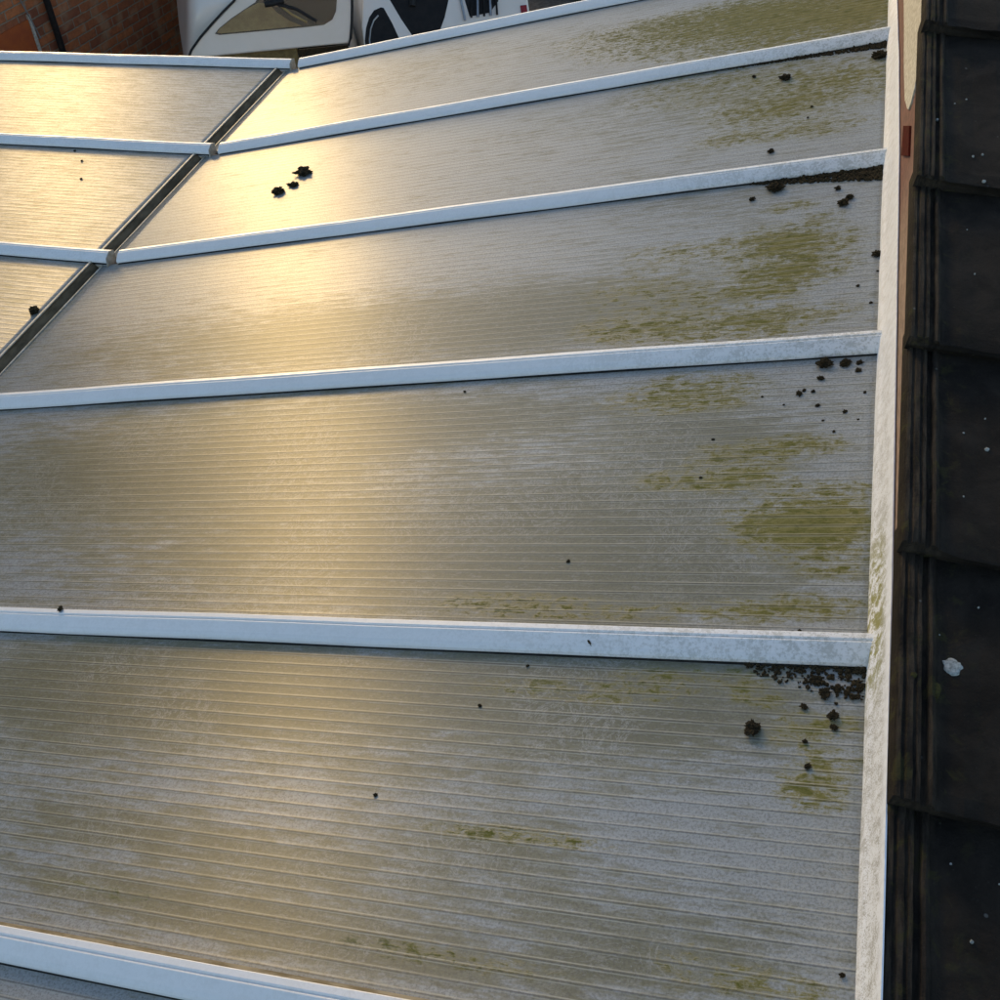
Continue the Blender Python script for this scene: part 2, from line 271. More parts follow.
CR = [(0.255, 2.881, 0.012), (0.344, 2.929, 0.0046), (0.176, 2.684, 0.0034), (0.182, 2.624, 0.0028), (0.259, 2.467, 0.0069), (0.017, 2.924, 0.0151), (1.714, 2.752, 0.02), (1.716, 2.676, 0.0115), (1.755, 2.643, 0.0164), (0.232, 2.279, 0.0149), (0.282, 2.241, 0.0059), (0.08, 2.175, 0.0095), (0.067, 2.198, 0.0072), (0.006, 1.955, 0.0079), (0.04, 1.848, 0.0027), (0.014, 1.786, 0.0027), (0.004, 1.895, 0.0021), (0.094, 2.244, 0.0061), (0.089, 1.6, 0.0115), (0.053, 1.599, 0.0077), (0.029, 1.599, 0.0046), (0.031, 1.576, 0.0045), (0.094, 1.559, 0.0049), (0.129, 1.519, 0.0048), (0.121, 1.527, 0.003), (0.105, 1.523, 0.0033), (0.095, 1.483, 0.0033), (0.049, 1.463, 0.0033), (0.153, 1.49, 0.002), (0.193, 1.516, 0.0021), (0.084, 1.442, 0.0023), (0.018, 1.513, 0.0026), (0.027, 1.441, 0.002), (0.267, 1.403, 0.0023), (0.276, 1.305, 0.0022), (0.468, 1.11, 0.0026), (0.8, 1.583, 0.0025), (0.065, 1.412, 0.0025), (0.141, 0.809, 0.0098), (0.04, 0.838, 0.0056), (0.038, 0.82, 0.0036), (0.078, 0.85, 0.0037), (0.053, 0.873, 0.0071), (0.036, 0.881, 0.0043), (0.025, 0.876, 0.0036), (0.015, 0.869, 0.0035), (0.073, 0.796, 0.0028), (0.067, 0.759, 0.0033), (0.015, 0.501, 0.0025), (0.483, 0.896, 0.002), (0.539, 0.819, 0.0024), (0.652, 0.658, 0.0027), (0.037, 0.858, 0.0021), (0.092, 0.98, 0.0022), (0.102, 0.977, 0.0018), (0.116, 0.906, 0.0029), (0.065, 0.895, 0.0058), (0.008, 0.884, 0.0043)]
LCR = [(0.103, 2.054, 0.0142), (0.477, 2.925, 0.0039), (0.406, 2.804, 0.0038), (0.547, 2.993, 0.004)]


def wave(y):
    t = abs(2*((y/PITCH) % 1)-1); return .00075*t**3
def sheet_mesh(name, x0, x1, y0w, y1w, origin_y, parent, blobs=True, mat=None):
    # x0..x1 along the slope, world y from y0w (near) to y1w (far); local y = origin_y - world y
    ly0, ly1 = origin_y-y1w, origin_y-y0w
    ny = int((ly1-ly0)/PITCH*16); nx = 80
    xs = np.linspace(x0, x1, nx); ys = np.linspace(ly0, ly1, ny+1)
    X, Yl = np.meshgrid(xs, ys, indexing='ij')
    t = np.abs(2*((Yl/PITCH) % 1)-1); Z = -DS+.00028*t**3+.00030*t**12 + .0012*np.sin(X*2.3+origin_y*5)*np.sin(Yl*5)
    n = ny+1; v = np.stack([X, Yl, Z], -1).reshape(-1, 3)
    i, j = np.meshgrid(np.arange(nx-1), np.arange(ny), indexing='ij'); q = (i*n+j).ravel()
    f = np.stack([q, q+n, q+n+1, q+1], -1)
    me = bpy.data.meshes.new(name); me.from_pydata(v.tolist(), [], f.tolist()); me.polygons.foreach_set('use_smooth', [True]*len(f)); me.update()
    W = origin_y-Yl.ravel(); S_ = X.ravel()
    for an, tab in (('algae', ALGAE), ('film', FILM)):
        a = np.zeros(len(S_)) + (0 if an == 'algae' else .08)
        if blobs:
            for (s0, y0, rs, ry, k) in tab:
                a = a + (.82 if an == 'algae' else 1)*k*np.exp(-(((S_-s0)/(rs*1.15))**2)-(((W-y0)/(ry*1.15))**2))
        elif an == 'film': a += .25
        at = me.attributes.new(an, 'FLOAT', 'POINT'); at.data.foreach_set('value', a.astype(np.float32))
    me.materials.append(M['sheet']); o = bpy.data.objects.new(name, me); COL.objects.link(o); o.parent = parent
    so = o.modifiers.new('thickness', 'SOLIDIFY'); so.thickness = .014; so.offset = -1
    return o

PROF = [(0, -.034), (0, -.0015), (.0012, 0), (.0105, .0003), (.0118, -.0008), (.0124, -.0030), (.0136, -.0030), (.0145, -.0012), (.0165, -.0012), (.0330, -.0100), (.0380, -.0135), (.0408, -.0165), (.0418, -.0200), (.0418, -.0225), (.0375, -.0225), (.0375, -.034)]
def bar(origin, x0, x1, label, group, extra=None, dirt=True):
    t = empty('glazing_bar', origin, label, 'glazing bar', group)
    g = G(); K = 14
    rings = []
    for k in range(K+1):
        x = x0+(x1-x0)*k/K; wz = .0007*math.sin(k*1.7+origin.translation.y*9)
        rings.append([(x, y+.0006*math.sin(k*1.1+origin.translation.y*4), z+wz) for y, z in PROF])
    o = g.loft(rings).out('cap', 'upvc' if dirt else 'upvc_clean', t); bevel(o, .0009, 2)
    g = G(); g.box(x0+.004, x1-.004, .0378, .0432, -.0268, -.0236); g.box(x0+.004, x1-.004, -.0022, -.0004, -.030, -.0235); g.out('rubber_gasket', 'rubber', t)
    if extra: extra(t)
    return t

RL = ['farthest long white glazing bar, along the roof edge beside the parked cars',
      'long white glazing bar with a tapering moss heap, next below the roof edge',
      'long white glazing bar with the thickest moss heap, above the bright olive streaks',
      'long white glazing bar with few scattered crumbs, above the large round green stain',
      'clean white glazing bar with a small dark mark, below the large green stain',
      'nearest white glazing bar with a timber strip showing behind it, cutting the bottom left corner']
PL = ['farthest long ribbed roof panel, pale with olive algae at its wall end, between the top two bars',
      'long ribbed roof panel with three dark moss clumps in golden glow near the joint',
      'long ribbed roof panel with bright olive streaks beside the wall and a golden patch at its left',
      'wide ribbed roof panel with the large round green stain near the flashing',
      'large grey ribbed roof panel with one round moss clump, nearest whole panel',
      'grey ribbed roof panel showing only in the bottom left corner below the nearest bar']
for k in range(6):
    y = YB[k]
    ex = None
    if k == 5:
        def ex(t):
            G().box(.02, BW_END-.03, -.0115, -.0045, -.034, -.0225).out('timber_strip', 'timber', t)
    if k == 4:
        def ex(t):
            pass
    bar(fr(y), -.012, LH-.016, RL[k], 'long white glazing bars of the right roof slope', ex)
    y2 = YB[k+1]
    t = empty('roof_panel', fr(y), PL[k], 'roof panel', 'ribbed panels of the right roof slope')
    sheet_mesh('sheet', -.014, 2.232, y2-.003, y-BW+.006, y, t)
    g = G(); L0, L1 = BW-.004, y-y2-.0; g.box(2.2325, 2.2375, L0, L1, -.042, -.0235); g.out('edge_trim', 'trim', t)

LLB = ['short white glazing bar left of the joint, along the roof edge below the brick wall',
       'short white glazing bar left of the joint, second below the roof edge',
       'short white glazing bar left of the joint, third below the roof edge',
       None, None, None]
LPL = ['farthest panel left of the joint, golden ribbed sheet below the brick wall',
       'golden ribbed panel left of the joint, middle one of three, with two tiny specks',
       'ribbed panel left of the joint with a black clump at its rail, at the left margin']
for k in range(5):
    y = YB[k]
    lab = LLB[k] or ['short white glazing bar just outside the left photo edge, fourth below the roof edge', 'short white glazing bar outside the left photo edge, nearest of them all'][k-3]
    def ex(t):
        # pentagonal end plate closing the joint between both bars
        g = G(); pts = [(-.001, .000), (.018, .007), (.0425, -.004), (.054, -.036), (.040, -.060), (-.001, -.060)]
        g.loft([[(.010, py, pz) for py, pz in pts], [(.013, py, pz) for py, pz in pts]]).out('end_plate', 'endplate', t)
    bar(fl(y), .0135, 2.25, lab, 'short white glazing bars of the left roof slope', ex, dirt=False)
    lab = LPL[k] if k < 3 else ['ribbed panel just outside the left photo edge, below the one with the black clump', 'nearest ribbed panel of the left slope, outside the left photo edge'][k-3]
    t = empty('roof_panel', fl(y), lab, 'roof panel', 'ribbed panels of the left roof slope')
    y2 = YB[k+1]
    sheet_mesh('sheet', .0745, 2.24, y2-.003, y-BW+.006, y, t, blobs=False)
    L0, L1 = BW-.002, y-y2-.002
    g = G(); g.loft([[(x, L, z) for x, z in ((.050, -.060), (.050, -.046), (.054, -.040), (.0665, -.0245), (.0665, -.022), (.0745, -.022), (.0745, -.060))] for L in (L0, L1)]).out('closure_rail', 'alu', t)
    g = G(); g.box(.0690, .0752, L0, L1, -.0217, -.0185); g.out('edge_trim', 'trim', t)
# the long gutter channel under the joint
t = empty('joint_channel', fl(0), 'dark metal channel running under the diagonal joint of both roof slopes', 'roof channel')
g = G(); g.box(-.02, .052, -3.77, .35, -.075, -.066); g.out('channel_floor', 'alu_dark', t)
G().box(.036, .040, -3.76, .35, -.064, -.045).out('channel_side', 'alu_dark', t)
ye = YB[0]

# ------------------------------------------------------------------ the walls below the roof, ground, house
GZ = -3.1
def wbox(name, x0, x1, y0, y1, z0, z1, mt, parent=None, bv=.003):
    c = Vector(((x0+x1)/2, (y0+y1)/2, z0)); mm = Matrix.Translation(c)
    g = G(); g.box(x0-c.x, x1-c.x, y0-c.y, y1-c.y, 0, z1-z0)
    o = g.out(name, mt); o.matrix_world = mm
    if parent: o.parent = parent; o.matrix_parent_inverse = parent.matrix_world.inverted()
    if bv: bevel(o, bv)
    return o
xe = H0.x-2.25; ze = H0.z-2.25*math.tan(QP)
t = tag(wbox('conservatory_wall', xe+.12, .0, YB[0]-.09, YB[0]-.02, GZ, ze-.16, 'upvc_clean'), 'white conservatory end wall under the far edge of the ribbed roof', 'wall')
tag(wbox('conservatory_wall', xe+.12, xe+.19, -1.0, YB[0]-.1, GZ, ze-.16, 'upvc_clean'), 'white conservatory side wall below the left roof slope, hidden by the roof', 'wall')
# ground
g = G(); g.add([(-120, -60, GZ), (120, -60, GZ), (120, 200, GZ), (-120, 200, GZ)], [(0, 1, 2, 3)]); tag(g.out('ground', 'tarmac'), kind='structure')
g = G(); g.add([(-40, 11.2, GZ+.006), (40, 11.2, GZ+.006), (40, 60, GZ+.006), (-40, 60, GZ+.006)], [(0, 1, 2, 3)]); tag(g.out('grass_verge', 'grass'), kind='structure')
hw = empty('house_wall', Matrix.Translation((1.2, 1.5, GZ)), 'dark tiled house wall standing below the roof tiles at the right', 'wall')
G().box(-1.16, 1.2, -2.4, 2.9, 0, 2.93).out('brickwork', 'brick', hw)

# ------------------------------------------------------------------ wall flashing
def lerp(tab, y):
    for (a, u), (b, v_) in zip(tab, tab[1:]):
        if y <= b: return u+(v_-u)*max(0, (y-a)/(b-a))
    return tab[-1][1]
ZF = [(-1, .050), (.45, .052), (.92, .056), (1.44, .062), (1.83, .066), (2.2, .070), (2.7, .056), (3.2, .026), (4.5, .024)]
g = G(); rings = []
yy = -.9
while yy < 4.0:
    zf = lerp(ZF, yy)+.0014*noise.noise(Vector((yy*6, 0, 0)))
    dx = .0010*noise.noise(Vector((yy*6, 5, 0)))
    sh = -.0035*max(0, min(1, (1.0-yy)/.55))
    rings.append([(.0060+dx, yy, -.036), (.0060+dx, yy, -.001), (.0075+dx, yy, .0015), (.0098, yy, .010), (.0125+sh*.4, yy, zf*.5), (.0150+sh*.8, yy, zf*.76), (.0165+sh, yy, zf-.005), (.0182+dx*.5+sh, yy, zf), (.0200+sh, yy, zf-.0005), (.0202+sh, yy, zf*.6), (.0202, yy, -.036)])
    yy += .012
o = g.loft(rings).out('wall_flashing', 'flash', smooth=True)
em = o.modifiers.new('split', 'EDGE_SPLIT'); em.split_angle = R(40)
tag(o, 'long mottled white flashing strip where the ribbed roof meets the dark tiles', 'flashing')
# ------------------------------------------------------------------ tiled roof
TT = math.tan(R(7.5))
T = lambda y: .02+TT*(y-.45)                # underside line of the tiling
bb = empty('barge_board', Matrix.Translation((.022, 0, 0)), 'thin reddish brown board between white flashing and dark roof tiles', 'board')
g = G(); ys = [(-.9+.1*k) for k in range(50)]
g.loft([[(0, y, lerp(ZF, y)-.02), (.012, y, lerp(ZF, y)-.02), (.012, y, max(T(y)+.004, lerp(ZF, y)-.015)), (0, y, max(T(y)+.004, lerp(ZF, y)-.015))] for y in ys]); g.out('plank', 'board', bb)
# mortar and red clay
mp = [(3.9, .06), (3.153, .099), (2.96, .097), (2.773, .102), (2.65, .1005), (2.537, .104), (2.43, .107), (2.359, .113), (2.31, .122), (2.28, .130), (2.255, .143), (2.24, .161), (2.250, .190), (2.28, .205), (2.33, .26), (2.456, .278), (2.609, .298), (2.9, .33), (3.9, .45)]
mp = [(a+random.uniform(-.006, .006), b+random.uniform(-.0015, .0015)) for a, b in mp]
g = G(); g.loft([[(.0185, a, b) for a, b in mp], [(.0225, a, b) for a, b in mp]]); o = g.out('mortar_bedding', 'mortar'); bevel(o, .0006)
tag(o, 'rough cream mortar wedge tapering down beside the far roof tiles', 'mortar')
g = G(); rp_ = [(2.252, .106), (2.154, .153), (2.043, .144), (2.148, .091)]; g.loft([[(.017, a, b) for a, b in rp_], [(.0225, a, b) for a, b in rp_]]); o = g.out('clay_tile_piece', 'red'); bevel(o, .001)
tag(o, 'small dark red clay piece set below the tip of the cream mortar', 'clay piece')

YT = [-.70, -.35, .0, .34, .669, 1.021, 1.406, 1.81, 2.322, 2.78, 3.25, 3.75]
XT = .0105; TW = .335
TP = [(0, .004), (.001, .0185), (.0035, .0205), (.0075, .0210), (.0095, .0188), (.0115, .0188), (.0135, .0215), (.0195, .0220), (.0215, .0192), (.0235, .0194), (.0250, .0215), (.0290, .0215), (.0312, .0138), (.0365, .0134), (.0385, .0205), (.0420, .0218), (.0450, .0205), (.0480, .0150)]
TP += [(.055+.262*k/12, .0140+.0012*math.sin(k*2.)) for k in range(13)]+[(.322, .010), (.340, .0085)]
def tile(yf, yb, x0, label, group, seed, parts=None):
    L = yb-yf+.06; tilt = 0
    t = empty('roof_tile', Matrix.Translation((x0+max(0, min(1, (1.3-yf)/.5))*.0065, yf, T(yf)+.006)), label, 'roof tile', group)
    g = G(); K = 22; rings = []
    for k in range(K+1):
        v_ = k/K; yv = L*v_; zc = TT*yv-.027*yv/(yb-yf)*1.0+.0
        r = []
        for j, (px, pz) in enumerate(TP):
            e = .0035*noise.noise(Vector((px*26+seed, 3, seed*1.7)))+.0045*noise.noise(Vector((px*90+seed, 1, 7)))+.018*(px/.34)**1*(-1)*(1 if True else 0)*.9 if k < 2 else 0
            q = .0016*noise.noise(Vector((px*45+seed, yv*45, seed)))+.0006*noise.noise(Vector((px*14+seed, yv*9, seed)))
            drop = .0035 if k == 0 else 0
            r.append((px+.0012*noise.noise(Vector((yv*30, seed, j*.2))), yv+e*(1-k*.5), zc+pz+.007+q-drop))
        bot = [(px, yv+.004, zc-.004) for px in (.34, .17, 0)]
        rings.append(r+bot)
    g.loft(rings).out('tile_body', 'tile', t)
    if parts: parts(t)
    return t
def patch(parent, name, mt, cx, cy, r, h, seed, el=1.):
    g = G(); n = 26; top = []; base = []; mid = []
    for k in range(n):
        a = k*math.tau/n; rr = r*(1+.35*noise.noise(Vector((math.cos(a)*2.2+seed, math.sin(a)*2.2, seed)))+.18*noise.noise(Vector((math.cos(a)*7+seed, math.sin(a)*7, seed))))
        base.append((cx+rr*math.cos(a), cy+rr*el*math.sin(a), h-.003)); mid.append((cx+rr*.93*math.cos(a), cy+rr*.93*el*math.sin(a), h+.0008)); top.append((cx+rr*.6*math.cos(a), cy+rr*.6*el*math.sin(a), h+.0016))
    g.loft([base, mid, top]); return g.out(name, mt, parent, smooth=True)
def tz(yf, yb, dy, pz): return TT*dy-.027*dy/(yb-yf)+.007+pz
TL = {3: 'nearest dark roof tile, filling the bottom right corner', 4: 'dark roof tile with one big round white lichen spot',
      5: 'dark roof tile just above the lichen spotted one, with pale specks at its right', 6: 'dark roof tile at mid height of the photo, right of the thin beige board',
      7: 'dark roof tile beside the small red clay piece', 8: 'farthest dark roof tile, cut by the top edge above the mortar tip'}
for ci in range(3):
    for k in range(len(YT)-1):
        yf, yb = YT[k], YT[k+1]
        if ci == 0 and k in TL: lab = TL[k]
        elif ci == 0: lab = 'dark roof tile of the left column, outside the photo'
        else: lab = 'dark roof tile right of the visible column, outside the photo'
        tr = tile(yf, yb, XT+ci*TW, lab, 'dark interlocking roof tiles', k*3.1+ci*17)
        if ci: continue
        if k == 4:
            patch(tr, 'lichen_spot', 'lichen', .0675, .191, .0125, tz(yf, yb, .19, .0145), 3.3)
            patch(tr, 'moss_patch', 'mossy', .046, .150, .0065, tz(yf, yb, .15, .0185), 5.1, 1.9); patch(tr, 'moss_patch', 'mossy', .020, .163, .0045, tz(yf, yb, .16, .0215), 8.1)
        SPK = {4: [(.10, .29, .0012), (.052, .235, .001)], 5: [(.113, .198, .0032), (.0815, .223, .0016), (.0795, .099, .0015), (.112, .26, .0012)], 6: [(.09, .30, .0012), (.10, .18, .0013)],
               7: [(.0655, .253, .0016), (.0865, .273, .0018), (.0955, .08, .002), (.1115, .089, .0022), (.034, .188, .0026), (.112, .006, .003)], 3: [(.09, .2, .002), (.12, .27, .0012), (.07, .28, .0018)]}
        for q, (sx, sy, r_) in enumerate(SPK.get(k, [])):
            patch(tr, 'lichen_speck', 'lichen', sx, sy, r_, tz(yf, yb, sy, .0142 if sx > .05 else .016), q*2.7+k)

# ------------------------------------------------------------------ moss crumbs
def crumb_mesh(seed, sub=4, spiky=.6):
    bm = bmesh.new(); bmesh.ops.create_icosphere(bm, subdivisions=sub, radius=1)
    for v in bm.verts:
        p = v.co.normalized(); k = 1+spiky*noise.noise(p*1.6+Vector((seed, 0, 0)))+.5*noise.noise(p*3.5+Vector((0, seed, 0)))+.6*noise.noise(p*8+Vector((0, 0, seed)))
        v.co = p*k*Vector((1, .85, .62)).length/1.45; v.co.z *= .55
    me = bpy.data.meshes.new('crumb'); bm.to_mesh(me); bm.free(); me.materials.append(M['soil']); return me
CM = [crumb_mesh(s*7.3) for s in range(7)]
def crumb(fm, s, y, r, label, group, i, el=1., ang=None, sink=.45):
    o = bpy.data.objects.new('moss_clump', CM[i % 7]); COL.objects.link(o)
    o.matrix_world = fm(y) @ Matrix.Translation((s, 0, -DS+r*sink)) @ Matrix.Rotation(random.uniform(0, 6.28) if ang is None else ang, 4, 'Z') @ Matrix.Diagonal((r*el, r, r, 1))
    return tag(o, label, 'moss clump', group)
SPECIAL = {0: 'oval moss clump below the moss heap of the second long bar', 4: 'small moss clump standing just behind the third long bar', 5: 'moss clump touching the flashing below the heap of the second long bar',
           6: 'largest and uppermost of three dark moss clumps lying in the golden glow', 7: 'small elongated middle one of three moss clumps in the golden glow', 8: 'lowest left of three dark moss clumps lying in the golden glow',
           9: 'moss clump at the left end of the thick heap under the third long bar', 11: 'moss clump lying below the thick heap of the third long bar', 13: 'single moss clump against the flashing beside the olive streaks',
           18: 'largest moss clump right under the fourth long bar near the wall', 19: 'flat moss clump beside the largest one under the fourth long bar',
           38: 'large round moss clump alone on the nearest whole panel', 39: 'moss clump below the crumbs of the fifth bar, right of the round one', 42: 'moss clump between the crumb heap and the round clump on the nearest whole panel'}
ELONG = {6: (1.35, 2.75), 7: (1.7, 2.75), 0: (1.2, 2.8)}
for i, (s, y, r) in enumerate(CR):
    pk = max(k for k in range(6) if YB[k] > y)
    where = ['', 'below the second long bar', 'on the olive streaked panel', 'on the round stain panel', 'on the nearest whole panel', ''][pk]
    dy = YB[pk]-y
    row = 'tight under the bar' if dy < .075 else 'just below the bar' if dy < .12 else 'upper part' if dy < .19 else 'upper middle' if dy < .3 else 'lower middle' if dy < .5 else 'lower part'
    side = 'touching the flashing' if s < .03 else 'close to the flashing' if s < .06 else 'near the flashing' if s < .1 else 'a little out' if s < .15 else 'further out' if s < .3 else 'towards the middle' if s < .6 else 'left of the middle'
    lab = SPECIAL.get(i) or (('tiny' if r < .003 else 'small')+' dark crumb '+where+', '+row+', '+side)
    e, a = ELONG.get(i, (random.uniform(1, 1.4), None))
    crumb(fr, s, y, r*.92, lab, 'moss clumps on the long panels', i, e, a)
for i, (s, y, r) in enumerate(LCR):
    crumb(fl, s, y, r*.9, ['black oval moss clump against the rail at the left margin', 'tiny dark speck midway on the golden middle panel left of the joint', 'lower tiny speck on the golden middle panel left of the joint', 'tiny speck close under the bar on the golden middle panel'][i], 'moss clumps left of the joint', i+3, 1.2, 2.4)
# bits lying on bars
o = crumb(fr, 1.43, .955, .0052, 'tiny brown twig bit standing on the back edge of the clean white bar', 'bits on the white bars', 4, .9); o.location += Vector((0, 0, .028))
o = bpy.data.objects.new('twig_bit', CM[2]); COL.objects.link(o); o.matrix_world = fr(.9588-.028) @ Matrix.Translation((.390, 0, -.0060)) @ Matrix.Rotation(2.2, 4, 'Z') @ Matrix.Diagonal((.0062, .0014, .001, 1))
tag(o, 'small dark elongated mark on the face of the clean white bar', 'twig')
def heap(label, paths, n, seed):
    rnd = random.Random(seed); vs = []; fs = []
    bm = bmesh.new(); bmesh.ops.create_icosphere(bm, subdivisions=2, radius=1); bv = [v.co.copy() for v in bm.verts]; bf = [[v.index for v in f.verts] for f in bm.faces]; bm.free()
    for q in range(n):
        s, d, r = paths(rnd); sd_ = rnd.uniform(0, 99); k0 = len(vs)
        rx, ry, rz = (r*rnd.uniform(.7, 1.4) for _ in range(3))
        for c in bv:
            k = 1+.7*noise.noise(c*2.1+Vector((sd_, 0, 0)))+.3*noise.noise(c*5+Vector((sd_, 0, 0)))
            vs.append((s+c.x*rx*k, d+c.y*ry*k, -DS+r*.4+c.z*rz*k*.8+rnd.uniform(0, 0)+max(0, .5-abs(d-BW)*40)*r))
        fs += [[a+k0 for a in f] for f in bf]
    return vs, fs
def h1(r):
    u = r.random()**1.6; s = .004+u*.42; return s, BW+r.random()*(.030*(1-u)**1.3+.003), r.uniform(.0011, .0046)*(1-.5*u)
def h2(r):
    u = r.random()**1.7; s = .004+u*.29; return s, BW+r.random()**1.2*(.050*(1-u)**.9+.003), r.uniform(.0011, .0052)*(1-.4*u)
def h3(r):
    u = r.random()**1.4; s = .003+u*.16; return s, BW+r.random()**2.0*(.050*(1-u)**.6+.004), r.uniform(.0009, .0032)*(1-.3*u)
for k, fn, n, lab in ((1, h1, 620, 'dark crumbled moss heap along the second long bar, tapering away from the flashing'), (2, h2, 700, 'thickest dark moss heap under the third long bar beside the flashing'), (4, h3, 330, 'loose heap of fine black crumbs under the clean white bar beside the flashing')):
    vs, fs = heap(lab, fn, n, k); o = mesh_obj('moss_litter', vs, fs, 'soil'); o.matrix_world = fr(YB[k]); tag(o, lab, 'moss litter', kind='stuff')

# ------------------------------------------------------------------ garage wall with pipe, cable, door
d = Vector((.139, .99, 0)).normalized(); nw = Vector((d.y, -d.x, 0))
mw = Matrix((d, -nw, Vector((0, 0, 1)))).transposed().to_4x4(); mw.translation = (-5.72, 10.30, GZ)
gb = empty('brick_garage', mw, 'old dark red brick garage behind the white car at top left', 'garage')
g = G(); g.box(-8, -.80, 0, .25, 0, 2.35); g.box(-1.02, -.80, .25, 4.5, 0, 2.35); g.box(-8, -7.8, .25, 4.5, 0, 2.35); g.out('wall', 'brick', gb)
G().box(-8.15, -.65, -.15, 4.7, 2.36, 2.48).out('roof', 'slab', gb)
dr = G().box(-4.2, -3.07, -.012, .02, .02, .99).out('door', 'terracotta', gb)
G().box(-3.068, -3.04, -.02, .02, .02, 1.02).out('door_frame', 'trim', dr)
o = G().tube([(-2.84, -.05, .25), (-2.85, -.05, .5), (-2.87, -.05, 2.3)], .028, 12).out('drainpipe', 'pipe', gb); 
G().box(-2.88, -2.80, -.09, 0, .58, .64).out('pipe_shoe', 'cable', gb)
G().tube([(-3.01, -.02, .82), (-3.03, -.02, .9), (-3.09, -.02, 1.15), (-3.12, -.02, 2.0)], .006, 6).out('cable', 'cable', gb)

# ------------------------------------------------------------------ cars
A = R(28.5); fw = Vector((-math.sin(A), math.cos(A), 0)); ux = Vector((math.cos(A), math.sin(A), 0))
mc = Matrix((ux, fw, Vector((0, 0, 1)))).transposed().to_4x4(); mc.translation = Vector((-.24010775, 0, 0))+fw*8; mc.translation.z = GZ
def ring(v, cx, hb, ht, z0, z1, zt, lean=0., n=7):
    # car section at length v: half width hb at the belt z1, ht at the roof zt
    P = [(-hb*.92, z0), (-hb, z0+.18), (-hb, z0+.4), (-hb, z1-.06), (-hb*.97, z1), (-ht-.05, z1+(zt-z1)*.55), (-ht, zt-.07), (-ht*.8, zt-.01), (-ht*.3, zt+.015)]
    P = P+[(-a, b) for a, b in P[::-1]]
    return [(cx+a, v, b) for a, b in P]
def car_body(cx, secs, name, mt, parent):
    g = G(); g.loft([ring(*s) for s in secs]); o = g.out(name, mt, parent, smooth=True)
    m_ = o.modifiers.new('sub', 'SUBSURF'); m_.levels = 2; m_.render_levels = 2; return o
def plane_pt(u, w_, out=0.):  # the raked tailgate plane: 45 degrees back from z=1.08
    v = (w_-1.09)*.28-.03
    return (u+0, v-out*.96, w_+out*.27)
def panel(name, mt, pts, parent, out=.0, th=.012, bv=.006, fn=plane_pt):
    g = G(); g.loft([[fn(u, w_, out) for u, w_ in pts], [fn(u, w_, out-th) for u, w_ in pts]]); o = g.out(name, mt, parent); bevel(o, bv, 3); return o
c1 = empty('parked_car', mc, 'white hatchback parked by the brick garage, seen over the far roof edge', 'car')
cx = .12
car_body(cx, [(.03, cx, .58, .48, .32, .80, 1.30), (.07, cx, .63, .50, .25, .95, 1.42), (.16, cx, .66, .52, .22, .95, 1.50), (.55, cx, .68, .52, .2, .95, 1.52), (1.2, cx, .70, .53, .2, .95, 1.48), (2.0, cx, .70, .53, .2, .95, 1.47), (2.6, cx, .70, .50, .2, .93, 1.2), (2.95, cx, .69, .56, .2, .9, .98), (3.5, cx, .66, .52, .24, .78, .84), (3.62, cx, .56, .4, .32, .6, .66)], 'body', 'paint', c1)
TG = [(-.50, 1.05), (-.46, 1.10), (-.38, 1.17), (-.28, 1.245), (-.19, 1.31), (-.10, 1.37), (-.02, 1.45), (.04, 1.52), (.78, 1.52), (.775, 1.40), (.755, 1.27), (.73, 1.16), (.70, 1.07), (.68, 1.035)]
panel('tailgate', 'paint', TG, c1, .055, .06, .012)
for nm, pts, rr, mt_, off in (('left_seal', [(-.49, 1.045), (-.45, 1.105), (-.37, 1.178), (-.27, 1.255), (-.18, 1.32), (-.09, 1.38), (-.01, 1.46)], .009, 'rubber', .062), ('right_seal', [(.675, 1.02), (.70, 1.07), (.722, 1.16), (.742, 1.27), (.76, 1.40), (.765, 1.5)], .010, 'rubber', .062)):
    G().tube([plane_pt(u, w_, off) for u, w_ in pts], rr, 8).out('seam_seal', mt_, c1)
WN = [(-.265, 1.19), (-.235, 1.18), (.40, 1.17), (.52, 1.172), (.585, 1.20), (.62, 1.25), (.64, 1.33), (.62, 1.42), (.1, 1.42), (.06, 1.36), (-.02, 1.325), (-.13, 1.275), (-.23, 1.22)]
panel('window_frame', 'cabin', WN, c1, .0560, .01, .002)
rw = panel('rear_window', 'clear_glass', WN, c1, .0640, .003, .001)
panel('reflection_patch', 'reflect_ochre', [(-.25, 1.195), (-.22, 1.188), (.36, 1.18), (.28, 1.22), (.20, 1.28), (.15, 1.34), (.08, 1.355), (-.02, 1.32), (-.13, 1.27), (-.225, 1.218)], rw, .0595, .003, .001)  # ochre shape behind the pane, painted as its warm reflection
G().tube([plane_pt(u_, w__, .0595) for u_, w__ in ((.17, 1.40), (.22, 1.33), (.30, 1.26), (.40, 1.20))], .008, 6).out('reflection_band', 'reflect_ochre', rw)  # thin curved band of the same painted reflection
G().tube([plane_pt(.17, 1.345, .075), plane_pt(.34, 1.29, .072), plane_pt(.47, 1.20, .068)], .011, 8).out('wiper', 'rubber', c1)
G().tube([plane_pt(.12, 1.34, .072), plane_pt(.26, 1.352, .075)], .022, 10).out('wiper_hub', 'rubber', c1)
def vp(u, w_, out=0.): return (u, -.035-out, w_)
panel('bumper', 'recess', [(-.47, .90), (-.47, 1.04), (-.40, 1.052), (.30, 1.045), (.30, .90)], c1, .03, .10, .006, vp)
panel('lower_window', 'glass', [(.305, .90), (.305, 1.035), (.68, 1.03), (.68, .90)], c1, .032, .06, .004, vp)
panel('bumper_skin', 'paint', [(-.50, .35), (-.52, .86), (.73, .86), (.71, .35)], c1, .05, .12, .02, vp)
panel('number_plate', 'plate', [(-.14, .55), (-.14, .66), (.38, .66), (.38, .55)], c1, .062, .01, .003, vp)
